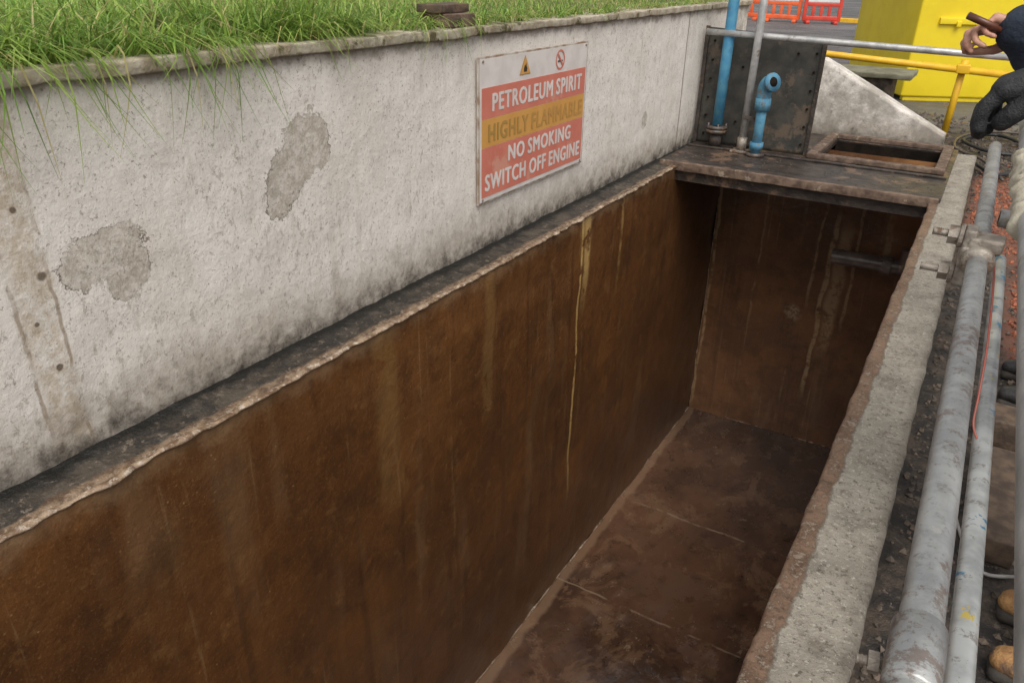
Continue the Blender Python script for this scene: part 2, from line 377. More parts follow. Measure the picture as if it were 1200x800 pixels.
def rbox(X, Y, Z, step=.2, r=.01, amp=0, freq=4):
    ax = [axis_vals(*X, step, r), axis_vals(*Y, step, r), axis_vals(*Z, step, r)]
    idx = {}; vs = []; fs = []
    lo = V((X[0] + r, Y[0] + r, Z[0] + r)); hi = V((X[1] - r, Y[1] - r, Z[1] - r))
    def vert(i, j, k):
        key = (i, j, k)
        if key not in idx:
            p = V((ax[0][i], ax[1][j], ax[2][k]))
            q = V(tuple(min(max(p[m], lo[m]), hi[m]) for m in range(3)))
            d = p - q
            if d.length > 1e-9: p = q + d.normalized() * r
            if amp: p = p + noise.noise_vector(p * freq) * amp + noise.noise_vector(p * freq * 4) * amp * .4
            idx[key] = len(vs); vs.append(p)
        return idx[key]
    n = [len(a) for a in ax]
    for a in range(3):
        b, c = (a + 1) % 3, (a + 2) % 3
        for side in (0, n[a] - 1):
            for i in range(n[b] - 1):
                for j in range(n[c] - 1):
                    q = []
                    for (u, w) in ((i, j), (i + 1, j), (i + 1, j + 1), (i, j + 1)):
                        key = [0, 0, 0]; key[a] = side; key[b] = u; key[c] = w; q.append(vert(*key))
                    fs.append(tuple(q if side else q[::-1]))
    return vs, fs
def xf(vf, mat):
    return [mat @ V(v) for v in vf[0]], vf[1]
def grid(fn, nu, nv):
    vs = [fn(i / nu, j / nv) for i in range(nu + 1) for j in range(nv + 1)]
    fs = [(i * (nv + 1) + j, (i + 1) * (nv + 1) + j, (i + 1) * (nv + 1) + j + 1, i * (nv + 1) + j + 1) for i in range(nu) for j in range(nv)]
    return vs, fs

# ------------------------------------------------------------------ GROUND
gx = [-150, -2.5, .03, 150]; gy = [-40, -1.15, 8.3, 300]
vs = []; fs = []
for a in range(3):
    for b in range(3):
        if a == 1 and b == 1: continue
        x0, x1, y0, y1 = gx[a], gx[a + 1], gy[b], gy[b + 1]; o = len(vs)
        vs += [(x0, y0, -.15), (x1, y0, -.15), (x1, y1, -.15), (x0, y1, -.15)]; fs.append((o, o + 1, o + 2, o + 3))
g = obj('ground', vs, fs, M_GROUND); g['kind'] = 'structure'
def bank(u, v):
    x = -2.55 - 22 * u ** 1.6; y = -4 + 12.45 * v
    return V((x, y, 1.185 + .05 * noise.noise(V((x * 1.2, y * 1.2, 0))) + .02 * noise.noise(V((x * 6, y * 6, 0))) + .02 * (u > 0)))
vf = grid(bank, 60, 90)
side = grid(lambda u, v: V((-2.55 - 22 * u, 8.45 + 1.6 * v, 1.2 - 1.36 * v)), 20, 4)
t = obj('terrain', *merge(vf, side), M_SOIL, True); t['kind'] = 'structure'

# ------------------------------------------------------------------ PIT
X0, X1, Y0, Y1, ZF = -2.10, -.165, -1.1, 7.68, -3.11
pit = empty('interceptor_pit', (-1.1, 3.3, ZF), 'deep open rectangular pit lined with glossy brown stained resin', 'pit')
def wav(p, a): return a * noise.noise(p * 1.7) + a * .4 * noise.noise(p * 5)
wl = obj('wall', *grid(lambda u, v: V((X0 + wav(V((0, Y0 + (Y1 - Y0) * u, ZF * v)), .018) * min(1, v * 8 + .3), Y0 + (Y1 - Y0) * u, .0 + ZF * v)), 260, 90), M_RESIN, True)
wf = obj('wall', *grid(lambda u, v: V((X0 + (X1 - X0) * u, Y1 - wav(V((X0 + 2 * u, 3, ZF * v)), .014), .0 + ZF * v)), 60, 90), M_RESIN_D, True)
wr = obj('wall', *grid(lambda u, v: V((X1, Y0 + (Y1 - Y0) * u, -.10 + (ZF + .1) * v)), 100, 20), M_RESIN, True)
wn = obj('wall', *grid(lambda u, v: V((X0 + (X1 - X0) * u, Y0, ZF * v)), 10, 10), M_RESIN_D, True)
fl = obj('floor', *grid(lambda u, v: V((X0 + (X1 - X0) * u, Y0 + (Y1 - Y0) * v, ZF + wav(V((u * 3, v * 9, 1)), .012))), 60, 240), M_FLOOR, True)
wf['label'] = 'darker end wall with pale runs'
led = obj('ledge', *grid(lambda u, v: V((-2.33 + .232 * u, -1.2 + 9.0 * v, .018 * (1 - u) ** 2.2 + .002 + .008 * noise.noise(V((u * 2, v * 60, 0))) + .005 * noise.noise(V((u * 5, v * 170, 4))) - (.01 if u > .97 else 0))), 16, 500), M_BIT, True)
N = 620
path = []
for i in range(N + 1):
    y = -1.1 + 7.3 * i / N
    path.append(V((X0 + .002 + .012 * noise.noise(V((y * 2.2, 0, 0))) + .016 * noise.noise(V((y * 9, 5, 0))), y, 0)))
bv, bf = sweep(path, lambda i: .015 + .009 * noise.noise(V((path[i].y * 7, 3, 3))) + .009 * noise.noise(V((path[i].y * 22, 3, 3))), 12)
bv = [V((v.x, v.y, v.z * .55 - .004 + .005 * noise.noise(v * 14))) for v in bv]
bead = obj('lip', bv, bf, M_BEAD, True)
def silt(p0, p1, name, r=1.0):
    pts = [V(p0).lerp(V(p1), i / 160) for i in range(161)]
    return obj(name, *sweep([p + V((.008 * noise.noise(p * 5), 0, 0)) for p in pts], lambda i: r * (.006 + .009 * noise.noise(V((i * .3, p0[0], 0)))), 8), M_BEAD, True)
sb = silt((X0, -1, ZF), (X0, Y1, ZF), 'fillet'); sb2 = silt((X0, Y1, ZF), (X1, Y1, ZF), 'fillet')
sb3 = silt((X0 + .005, Y1 - .004, ZF), (X0 + .006, Y1 - .004, -.15), 'fillet', .7)
adopt(pit, wl, wf, wr, wn, fl, led, bead, sb, sb2, sb3)

pp = smooth_path([(-.86, 7.30, -.875), (-.85, 7.30, -.875), (-.6, 7.30, -.87), (-.36, 7.30, -.87), (-.27, 7.30, -.86), (-.24, 7.30, -.78), (-.235, 7.30, -.70)], 6)
e = empty('outlet_pipe', (-.3, 7.32, -.9), 'grey brown steel pipe elbow projecting across the pit end wall', 'pipe')
prr = lambda i: .045 if i == 0 else (.062 if i < 3 else .070)
a = obj('pipe', *sweep(pp, prr, 18), M_OUTP, True)
b = obj('flange', *sweep([(-.24, 7.30, -.70), (-.17, 7.30, -.70)], .10, 18), M_OUTP)
b2 = obj('collar', *sweep([(-.44, 7.30, -.868), (-.36, 7.30, -.870)], .088, 18), M_OUTP)
adopt(e, a, b, b2)
hp = smooth_path([(-.82, 7.6, -.24), (-.70, 7.45, -.10), (-.58, 7.35, -.12), (-.50, 7.3, -.3)], 8)
thing(obj('hose', *sweep(hp, .014, 8), M_RUBBER, True), 'thin dark hose drooping under the steel cover', 'hose')

# ------------------------------------------------------------------ WHITE WALL
w = empty('retaining_wall', (-2.42, 3, 0), 'long dirty white painted concrete retaining wall with flaking paint', 'wall')
wp = obj('facing', *grid(lambda u, v: (lambda y, z: V((-2.295 + .006 * noise.noise(V((0, y * 1.5, z * 1.5))) + .002 * noise.noise(V((0, y * 9, z * 9))), y, z)))(-1.6 + 10.1 * u, 1.17 - 1.17 * v), 300, 50), M_WHITE, True)
wb = obj('backing', *rbox((-2.58, -2.31), (-1.7, 8.5), (-.1, 1.165), .8, .01), M_WHITE)
adopt(w, wp, wb)
ys = [-1.7, 1.09, 3.45, 5.2, 8.52]
for i in range(4):
    adopt(w, obj('coping', *rbox((-2.60, -2.268 + .005 * (i % 2)), (ys[i], ys[i + 1] - .010), (1.168, 1.208 + .004 * (i % 2)), .05, .008, .007, 7), M_COPING, True))
def rake(u, v, yy):
    x = -2.29 + 2.05 * u; top = min(.73, 1.16 - .505 * (x + 2.29)) + .012 * noise.noise(V((x * 5, yy, 0)))
    z = -.16 + (top + .16) * v; return V((x, yy + .006 * noise.noise(V((x * 4, z * 4, 2))), z))
f1 = grid(lambda u, v: rake(u, v, 8.26), 60, 20); f2 = grid(lambda u, v: rake(u, v, 8.50), 60, 20)
f3 = grid(lambda u, v: rake(u, 1, 8.26).lerp(rake(u, 1, 8.50), v), 60, 4); f4 = grid(lambda u, v: rake(1, u, 8.26).lerp(rake(1, u, 8.50), v), 10, 4)
rk = thing(obj('sloping_end_wall', *merge(f1, f2, f3, f4), M_WHITE, True), 'grimy painted concrete wing wall with a sloping top', 'wall')
md = rk.modifiers.new('weld', 'WELD'); md.merge_threshold = .001

kb = thing(obj('concrete_kerb', *rbox((-.168, .062), (-1.2, 6.5), (-.35, .0), .025, .014, .007, 7), M_KERB, True), 'rough grey concrete kerb with brown resin along its inner edge', 'kerb')

# ------------------------------------------------------------------ STEEL DECK with open hatch hole
dk = empty('steel_cover_deck', (-1.2, 7.2, -.1), 'oily rusted steel plate deck bridging the pit end', 'deck')
pl = [((-2.25, -.10), (6.24, 7.11)), ((-2.25, -1.135), (7.111, 8.25)), ((-.225, -.10), (7.111, 8.25)), ((-1.134, -.226), (8.075, 8.25))]
for X_, Y_ in pl: adopt(dk, obj('plate', *rbox(X_, Y_, (-.012, .03), .12, .003, .0), M_DECK, True))
adopt(dk, obj('edge_angle', *rbox((-2.24, -.11), (6.195, 6.238), (-.035, .036), .05, .006, .004, 7), M_FRAME, True),
      obj('edge_angle', *rbox((-2.24, -.11), (6.90, 6.93), (.0305, .05), .06, .006, .005, 7), M_DECK, True))
d2 = obj('beam', *rbox((-2.22, -.16), (6.25, 6.32), (-.13, -.014), .3, .004), M_DECK)
d3 = obj('slab', *rbox((-.155, .06), (6.505, 8.3), (-.4, -.012), .04, .015, .007, 6), M_KERB, True)
d4 = obj('hole_shade', *rbox((-1.16, -.20), (7.09, 8.10), (-.16, -.08), .2, .004), M_DARK)  # near-black tray under the hatch, colour standing for shade in the hole
d5 = obj('hole_shade', *rbox((-1.14, -.22), (8.03, 8.074), (-.079, .02), .2, .004), M_DARK)  # near-black strip, the same painted shade on the hole's far side
adopt(dk, d2, d3, d4, d5)
hf = empty('hatch_frame', (-.68, 7.6, .03), 'rusty open angle iron hatch frame standing on the deck', 'hatch')
for X_, Y_ in (((-1.22, -.14), (7.03, 7.105)), ((-1.22, -.14), (8.08, 8.16)), ((-1.22, -1.14), (7.107, 8.078)), ((-.22, -.14), (7.107, 8.078))):
    adopt(hf, obj('frame_bar', *rbox(X_, Y_, (.033, .075), .1, .006, .003, 9), M_FRAME, True))

# ------------------------------------------------------------------ STEEL SCREEN
bp = empty('steel_screen', (-1.75, 7.14, .03), 'stained grey brown steel sheet screen standing behind the pipes', 'screen')
p1 = obj('sheet', *grid(lambda u, v: V((-2.26 + 1.02 * u, 7.14 + .008 * noise.noise(V((u * 3, v * 3, 0))), .03 + (1.0 - .05 * u) * v)), 30, 30), M_PANEL, True)
p1.modifiers.new('t', 'SOLIDIFY').thickness = .008
adopt(bp, p1, obj('edge_angle', *rbox((-2.27, -2.235), (7.11, 7.13), (.03, 1.04), .3, .003), M_DECK), obj('edge_angle', *rbox((-1.262, -1.228), (7.11, 7.13), (.03, .96), .3, .003), M_DECK))
for x, z in [(-2.18, .12 + .16 * k) for k in range(6)] + [(-1.30, .12 + .15 * k) for k in range(6)] + [(-1.9, .72), (-1.45, .86), (-1.9, .25)]:
    adopt(bp, obj('bolt_head', *sweep([(x, 7.134, z), (x, 7.118, z)], .011, 6), M_DARK))

def pipe_thing(name, loc, label, parts):
    e = empty(name, loc, label, 'pipe' if 'pipe' in name else 'post')
    adopt(e, *[obj(n_, vf_[0], vf_[1], m_, True) for n_, vf_, m_ in parts]); return e
pipe_thing('blue_vent_pipe', (-2.03, 7.03, .03), 'tall bright blue vent pipe with flanged foot on the deck',
 [('pipe', sweep([(-2.03, 7.03, .22), (-2.03, 7.03, .8), (-2.03, 7.03, 1.5), (-2.03, 7.03, 2.4)], .046, 20), M_BLUE),
  ('flange', sweep([(-2.03, 7.03, .19), (-2.03, 7.03, .215)], .095, 20), M_DARKST), ('flange', sweep([(-2.03, 7.03, .155), (-2.03, 7.03, .185)], .095, 20), M_DARKST),
  ('foot', sweep([(-2.03, 7.03, .031), (-2.03, 7.03, .16)], .055, 18), M_DARKST)] +
 [('bolt', sweep([(-2.03 + .078 * math.cos(k), 7.03 + .078 * math.sin(k), .135), (-2.03 + .078 * math.cos(k), 7.03 + .078 * math.sin(k), .24)], .010, 6), M_DARKST) for k in (.4, 1.97, 3.54, 5.11)])
pipe_thing('galvanised_post', (-1.76, 6.93, .03), 'slim galvanised post bolted to the deck with base plate',
 [('shaft', sweep([(-1.76, 6.93, .05), (-1.755, 6.93, 1.0), (-1.75, 6.93, 2.3)], .032, 18), M_GALV),
  ('base_plate', rbox((-1.84, -1.68), (6.86, 7.0), (.032, .05), .2, .004), M_COUPL), ('sleeve', sweep([(-1.76, 6.93, .05), (-1.76, 6.93, .16)], .042, 18), M_COUPL)])
pipe_thing('blue_dip_pipe', (-1.61, 6.84, .03), 'short worn blue pipe with stubby flanged elbow beside the post',
 [('pipe', sweep([(-1.61, 6.84, .05), (-1.61, 6.84, .3), (-1.612, 6.84, .56)], .042, 16), M_BLUEW),
  ('elbow', sweep(smooth_path([(-1.613, 6.84, .52), (-1.612, 6.835, .60), (-1.590, 6.82, .645), (-1.555, 6.80, .655)], 6), .058, 18), M_BLUEW),
  ('flange', sweep([(-1.560, 6.805, .652), (-1.540, 6.79, .660)], .076, 18), M_BLUEW), ('bore', sweep([(-1.541, 6.79, .6596), (-1.538, 6.788, .6606)], .040, 16), M_DARK), ('coupling', sweep([(-1.61, 6.84, .09), (-1.61, 6.84, .15)], .058, 12), M_BLUEW),
  ('coupling', sweep([(-1.61, 6.84, .42), (-1.612, 6.84, .52)], .066, 8), M_BLUEW), ('clamp', rbox((-1.76, -1.60), (6.885, 6.90), (.32, .35), .1, .003), M_DARKST), ('foot', sweep([(-1.61, 6.84, .031), (-1.61, 6.84, .06)], .08, 16), M_DARKST)])

# ------------------------------------------------------------------ RAILS
def tube(name, p1, p2, r, mat, label, cat='scaffold tube', group=None):
    return thing(obj(name, *tube_open(p1, p2, r), mat, True), label, cat, group)
G = 'scaffold tubes of the guard rail'
tube('scaffold_tube', (-2.22, 6.99, 1.0), (.12, 7.0, .95), .026, M_GALV, 'galvanised scaffold tube spanning across in front of the steel screen', group=G)
tube('scaffold_tube', (.073, -.9, .905), (.077, 3.55, .895), .0215, M_GALVR, 'galvanised guard rail tube running along above the kerb', group=G)
tube('scaffold_tube', (.102, -.9, 1.2), (.098, 2.9, 1.2), .0215, M_GALV, 'upper galvanised hand rail tube tied with cream cloth', group=G)
n = NB('paint_splashed_tube')
c_ = n.mix(n.step(n.noise(9, 5), .4, .6), (.54, .55, .53), (.37, .38, .37))
c_ = n.mix(n.step(n.noise(7, 5, .7), .62, .64), c_, (.07, .27, .42)); c_ = n.mix(n.step(n.noise(11, 5, .7, n.scale((1, .6, 1))), .64, .66), c_, (.65, .5, .12))
c_ = n.mix(n.mul(n.step(n.noise(30, 5, .75), .56, .62), .7), c_, (.22, .18, .15))
M_SPL = n.out(c_, .42, n.bump(n.noise(60), .001, .5), .45)
tube('scaffold_tube', (.188, -.9, .44), (.213, 3.6, .44), .023, M_SPL, 'lower scaffold tube splashed with blue and yellow paint', group=G)
tube('scaffold_tube', (.10, 2.20, .957), (.95, 2.22, .957), .022, M_GALV, 'short galvanised transom tube clamped over the guard rail', group=G)
tube('scaffold_tube', (.90, 2.275, -.15), (.90, 2.275, 1.5), .024, M_GALV, 'upright galvanised scaffold standard carrying the transom', group=G)
def thread(p1, p2, r, pitch=.0045):
    P1, P2 = V(p1), V(p2); L = (P2 - P1).length; k = int(L / pitch * 2)
    return sweep([P1.lerp(P2, i / k) for i in range(k + 1)], lambda i: r * (1.0 if i % 2 else .78), 12)
y = 2.04
e = empty('scaffold_coupler', (.076, y, .9), 'weathered scaffold coupler with two long threaded bolts on the rail', 'scaffold coupler', 'couplers clamped on the guard rail')
adopt(e, obj('shell', *merge(sweep([(.076, y - .060, .9), (.076, y - .055, .9), (.076, y + .055, .9), (.076, y + .060, .9)], lambda i: .028 if i in (0, 3) else .035, 18), rbox((.045, .12), (y - .035, y + .035), (.916, .950), .02, .008, .003, 30), rbox((.034, .07), (y - .038, y + .038), (.872, .928), .02, .010, .003, 30)), M_COUPL, True))
for zz, dx in ((.942, .0), (.852, -.006)):
    adopt(e, obj('bolt', *thread((.06, y, zz), (-.032 + dx, y - .004, zz + .003), .0105), M_COUPL, True), obj('nut', *sweep([(.024, y, zz), (.002, y, zz)], .023, 6), M_COUPL), obj('washer', *sweep([(.034, y, zz), (.025, y, zz)], .028, 16), M_COUPL),
          obj('flap', *rbox((.035, .062), (y - .032, y + .032), (zz - .024, zz + .024), .02, .007), M_COUPL, True))
e = empty('scaffold_coupler', (.076, .68, .9), 'sleeve coupler clamped round the near length of the rail', 'scaffold coupler', 'couplers clamped on the guard rail')
a = obj('shell', *merge(sweep([(.074, .61, .903), (.074, .613, .903), (.074, .700, .903), (.074, .703, .903)], lambda i: .0235 if i in (0, 3) else .0262, 24)), M_GALVR, True)
b = obj('bolt', *thread((.055, .655, .885), (.026, .652, .882), .0055), M_COUPL)
b2 = obj('nut', *sweep([(.046, .654, .884), (.036, .653, .883)], .0115, 6), M_COUPL)
adopt(e, a, b, b2)
vs_, fs_ = sweep([(.101, 1.22 + .42 * i / 90, 1.2) for i in range(91)], .028, 24)
vs_ = [v + (v - V((.101, v.y, 1.2))).normalized() * (.010 * noise.noise(V((v.x * 40, v.y * 55 + v.z * 30, v.z * 40))) + .005 * math.sin(v.y * 95 + math.atan2(v.z - 1.2, v.x - .101) * 1.0)) for v in vs_]
thing(obj('cloth_wrap', vs_, fs_, M_CLOTH, True), 'cream cloth strip wound round the hand rail', 'cloth')
tp = smooth_path([(.105, 2.35, .88), (.13, 2.2, .80), (.155, 2.1, .66), (.165, 2.02, .56), (.17, 1.98, .50), (.185, 1.95, .475)], 10)
thing(obj('cord', *sweep(tp, .0028, 6), M_TAPE, True), 'thin reddish cord hanging from the rail to the lower tube', 'cord')

e = empty('yellow_guard_rail', (-.31, 9.95, -.15), 'yellow painted tubular guard rail with upright post', 'guard rail')
adopt(e, obj('rail', *sweep([(-4.2, 9.9, .76), (-1.77, 9.9, .635), (.4, 9.9, .535)], .036, 16), M_YELR, True),
 obj('post', *sweep([(-.31, 9.97, -.15), (-.29, 9.97, .66)], .036, 16), M_YELR, True), obj('clamp', *rbox((-.35, -.22), (9.86, 10.0), (.53, .62), .1, .01), M_YELR, True),
 obj('post', *sweep([(-3.9, 9.97, -.15), (-3.9, 9.97, .8)], .036, 16), M_YELR, True))

YM = Matrix.Translation(V((-1.05, 12.5, -.15))) @ Matrix.Rotation(.50, 4, 'Z')
e = empty('yellow_storage_bin', (-1.05, 12.5, -.15), 'large plain bright yellow steel storage container with latch', 'container')
ad = [('body', rbox((0, 2.6), (0, 2.2), (0.06, 2.0), .5, .03)), ('foot_rail', rbox((.05, 2.55), (.03, .13), (0, .059), .5, .01)), ('foot_rail', rbox((.05, 2.55), (2.07, 2.17), (0, .059), .5, .01)),
      ('latch', merge(rbox((.28, .80), (-.045, -.001), (1.02, 1.10), .5, .006), rbox((.5, .56), (-.07, -.04), (.99, 1.06), .5, .006))), ('lid', rbox((-.04, 2.64), (-.04, 2.24), (2.005, 2.09), .5, .02))]
adopt(e, *[obj(n_, *xf(v_, YM), M_YEL, True) for n_, v_ in ad])

e = empty('chamber_slab', (-1.3, 10.4, -.15), 'low chamber with weathered flat greenish cover slab', 'chamber')
a = obj('cover', *rbox((-1.92, -.78), (10.12, 10.85), (.39, .445), .08, .01, .006, 5), M_GREEN, True)
b = obj('base', *rbox((-1.75, -.98), (10.22, 10.78), (-.16, .388), .2, .01), M_STONE)
adopt(e, a, b)

def barrier(loc, ang, mat, label):
    e = empty('plastic_barrier', loc, label, 'barrier', 'plastic pedestrian barriers across the yard')
    Mx = Matrix.Translation(V(loc)) @ Matrix.Rotation(ang, 4, 'Z')
    ps = [rbox((-.62, -.50), (-.04, .04), (.08, 1.0), .4, .02), rbox((.50, .62), (-.04, .04), (.08, 1.0), .4, .02),
          rbox((-.565, .565), (-.035, .035), (.90, .995), .4, .02), rbox((-.565, .565), (-.035, .035), (.10, .24), .4, .02), rbox((-.565, .565), (-.035, .035), (.54, .66), .4, .02)]
    for k in range(3):
        ps.append(rbox((-.34 + .26 * k, -.24 + .26 * k), (-.03, .03), (.20, .60), .4, .015))
    a = obj('frame', *xf(merge(*ps), Mx), mat, True)
    b = obj('reflective_board', *xf(rbox((-.50, .50), (-.022, .022), (.67, .89), .4, .006), Mx), M_PLW)
    f = [obj('foot', *xf(rbox((x - .07, x + .07), (-.28, .28), (.0, .10), .2, .03), Mx), mat, True) for x in (-.45, .45)]
    adopt(e, a, b, *f)
barrier((-6.75, 29.3, -.15), .1, M_ORANGE, 'orange plastic barrier with white reflective board')
barrier((-5.45, 29.4, -.15), .35, M_RED, 'red plastic barrier standing on the asphalt')
barrier((-8.1, 29.6, -.15), -.1, M_ORANGE, 'orange plastic barrier with white reflective board')
kbY = thing(obj('road_kerb', *rbox((-5.2, 6.5), (31.0, 31.25), (-.3, -.02), 1, .02), M_YELR), 'far yellow painted kerb along the yard road', 'kerb')

# ------------------------------------------------------------------ SIGN
SY, SZ, SW, SH = 3.455, .285, 1.285, .778; SX = -2.272
sg = empty('warning_sign', (SX, SY + SW / 2, SZ), 'faded petroleum warning sign in red, white and yellow on the wall', 'sign')
def sq(fx0, fx1, ft0, ft1, x, th, name, mat, r=.003):
    return obj(name, *rbox((x - th, x), (SY + fx0 * SW, SY + fx1 * SW), (SZ + (1 - ft1) * SH, SZ + (1 - ft0) * SH), .4, min(r, th * .45)), mat)
parts = [sq(0, 1, 0, 1, SX, .012, 'backing_board', M_SEDGE), sq(.010, .990, .014, .986, SX + .002, .0015, 'board_face', M_SGW),
         sq(.022, .978, .200, .408, SX + .004, .0015, 'band', M_SGR), sq(.022, .978, .410, .603, SX + .004, .0015, 'band', M_SGY), sq(.022, .978, .605, .955, SX + .004, .0015, 'band', M_SGR)]
def text(s, cf, tf, wf_, hf_, mat, name='lettering'):
    cu = bpy.data.curves.new('t', 'FONT'); cu.body = s; cu.size = 1; cu.resolution_u = 3; cu.space_character = 1.14; cu.space_word = .70
    to = bpy.data.objects.new('t', cu); C.objects.link(to); bpy.context.view_layer.update()
    me = bpy.data.meshes.new_from_object(to.evaluated_get(bpy.context.evaluated_depsgraph_get()))
    bpy.data.objects.remove(to)
    xs = [v.co.x for v in me.vertices]; yy = [v.co.y for v in me.vertices]
    x0, x1, y0, y1 = min(xs), max(xs), min(yy), max(yy)
    base = [((v.co.x - x0) / (x1 - x0), (v.co.y - y0) / (y1 - y0)) for v in me.vertices]; pf = [tuple(p.vertices) for p in me.polygons]
    vs = []; fs = []
    for k, (sy, sz_) in enumerate(((-.0055, 0), (.0055, 0), (-.0025, .0028), (.0025, -.0028), (0, .0012), (-.003, -.002), (.003, .002))):
        o = len(vs)
        for fx, fy in base:
            vs.append((SX + .0046 + .00030 * k, SY + SW * (cf - wf_ / 2 + fx * wf_) + sy, SZ + SH * (1 - tf) + SH * hf_ * (fy - .5) + sz_))
        fs += [tuple(i + o for i in f) for f in pf]
    bpy.data.meshes.remove(me)
    parts.append(obj(name, vs, fs, mat))
text('PETROLEUM SPIRIT', .52, .305, .83, .118, M_SGL)
text('HIGHLY FLAMMABLE', .515, .510, .88, .118, M_SGT)
text('NO SMOKING', .54, .692, .60, .112, M_SGL)
text('SWITCH OFF ENGINE', .50, .855, .90, .116, M_SGL)
def poly(pts, x, name, mat):
    parts.append(obj(name, [(x, a, b) for a, b in pts], [tuple(range(len(pts)))], mat))
cy, cz = SY + .37 * SW, SZ + SH * .895
poly([(cy - .062, cz - .045), (cy + .062, cz - .045), (cy, cz + .060)], SX + .0042, 'hazard_triangle', M_SGT)
poly([(cy - .056, cz - .041), (cy + .056, cz - .041), (cy, cz + .054)], SX + .0056, 'hazard_triangle', M_SGY)
fl_ = [(cy - .016, cz - .030), (cy + .016, cz - .030), (cy + .020, cz - .012), (cy + .010, cz + .002), (cy + .005, cz + .018), (cy - .004, cz + .002), (cy - .010, cz + .006), (cy - .018, cz - .012)]
poly(fl_, SX + .0068, 'flame_symbol', M_BLACK)
cy2 = SY + .70 * SW
ring = []; rf = []
for k in range(36):
    a_ = 2 * math.pi * k / 36
    for rr in (.047, .058): ring.append((SX + .0046, cy2 + rr * math.cos(a_), cz + rr * math.sin(a_)))
    j = (k + 1) % 36; rf.append((2 * k, 2 * k + 1, 2 * j + 1, 2 * j))
parts.append(obj('prohibition_ring', ring, rf, M_SGR))
s2 = .7071
poly([(cy2 - .047 * s2 - .005, cz + .047 * s2 - .005), (cy2 - .047 * s2 + .005, cz + .047 * s2 + .005), (cy2 + .047 * s2 + .005, cz - .047 * s2 + .005), (cy2 + .047 * s2 - .005, cz - .047 * s2 - .005)], SX + .0062, 'prohibition_bar', M_SGR)
poly([(cy2 - .034, cz - .012), (cy2 + .030, cz - .012), (cy2 + .030, cz - .003), (cy2 - .034, cz - .003)], SX + .0052, 'cigarette_symbol', M_BLACK)
for fx, fz in ((.03, .97), (.97, .97), (.03, .03), (.97, .03)):
    parts.append(obj('screw', *sweep([(SX, SY + fx * SW, SZ + fz * SH), (SX + .007, SY + fx * SW, SZ + fz * SH)], .007, 10), M_COUPL))
adopt(sg, *parts)

# ------------------------------------------------------------------ SMALL THINGS
e = empty('bracket_block', (-2.40, 3.36, 1.21), 'small rusty bracket with wooden block resting on the coping', 'bracket')
a = obj('block', *rbox((-2.48, -2.33), (3.22, 3.46), (1.275, 1.315), .05, .006, .003, 20), M_WOOD, True)
b = obj('bracket', *rbox((-2.46, -2.28), (3.24, 3.44), (1.214, 1.273), .05, .004), M_FRAME)
adopt(e, a, b)
thing(obj('timber_plank', *rbox((.30, .42), (2.35, 2.95), (-.149, -.06), .1, .008, .003, 8), M_WOOD, True), 'dirty timber plank lying beside the kerb', 'plank')
thing(obj('timber_sleeper', *rbox((.31, 1.3), (3.10, 3.26), (-.149, -.03), .1, .012, .004, 8), M_WOOD, True), 'dark timber baulk lying across the wet ground', 'timber')
hs = [([(-.05, 8.9, -.12), (.10, 8.3, -.10), (.25, 8.0, -.1), (.45, 8.5, -.11), (.5, 9.6, -.11), (.2, 10.2, -.11), (-.1, 9.6, -.10), (.2, 9.0, -.09), (.6, 9.2, -.1)], .018, M_RUBBER, 'coiled black hose on the muddy ground', 'hose'),
      ([(.3, 7.9, -.12), (.12, 8.6, -.10), (-.15, 9.1, -.1), (-.1, 9.9, -.1), (.3, 10.4, -.1), (.9, 10.2, -.12)], .014, M_DARKST, 'thin dark cable looping across the soil', 'cable'),
      ([(.6, 2.38, .02), (.50, 2.34, -.10), (.42, 2.30, -.135), (.32, 2.30, -.138), (.24, 2.6, -.138)], .006, M_DRAIN, 'thin pale cable lying on the ground', 'cable')]
for p, r, m_, lb, ct in hs:
    sp_ = smooth_path(p, 10); thing(obj(ct, *sweep(sp_, r, 8), m_, True), lb, ct)
def stones(name, n_, fn, mat, smin, smax, flat=1.0):
    vs = []; fs = []
    for _ in range(n_):
        x, y, z = fn(); s_ = random.uniform(smin, smax); o = len(vs)
        R = Matrix.Rotation(random.random() * 6, 3, V((random.random(), random.random(), random.random() + .1)).normalized())
        for c in ((1, 0, 0), (-1, 0, 0), (0, 1, 0), (0, -1, 0), (0, 0, 1), (0, 0, -1)):
            q = R @ (V(c) * s_ * random.uniform(.6, 1.2)); q.z *= flat; vs.append(V((x, y, z)) + q)
        for q in ((0, 2, 4), (2, 1, 4), (1, 3, 4), (3, 0, 4), (2, 0, 5), (1, 2, 5), (3, 1, 5), (0, 3, 5)): fs.append(tuple(i + o for i in q))
    o = obj(name, vs, fs, mat); o['kind'] = 'stuff'
stones('gravel', 2600, lambda: (.09 + random.random() ** 1.5 * .9, random.uniform(.5, 9.8), -.148), M_STONE, .004, .018)
stones('brick_chippings', 1500, lambda: (.12 + random.random() * .9, random.gauss(7.0, .7), -.148), M_BRICK, .006, .022)
stones('brick_rubble', 500, lambda: (.40 + random.random() * .5, random.gauss(4.7, .3), -.148), M_BRICK, .006, .022)
stones('soil_clods', 1400, lambda: (random.uniform(-2.3, .9), 8.55 + random.random() ** 1.2 * 3.0, -.148), M_STONE, .01, .04)
stones('pit_debris', 110, lambda: (random.uniform(-2.05, -.2), random.uniform(1.5, 7.4), ZF + .008), M_STONE, .004, .012)
stones('fallen_leaves', 260, lambda: (random.uniform(-4, 2.5), random.uniform(8.8, 22), -.146), M_LEAF, .02, .05, .12)
stones('deck_grit', 260, lambda: (random.uniform(-2.2, -.15), random.uniform(6.95, 7.02) if random.random() < .4 else random.uniform(6.3, 7.0), .031), M_STONE, .004, .012, .5)

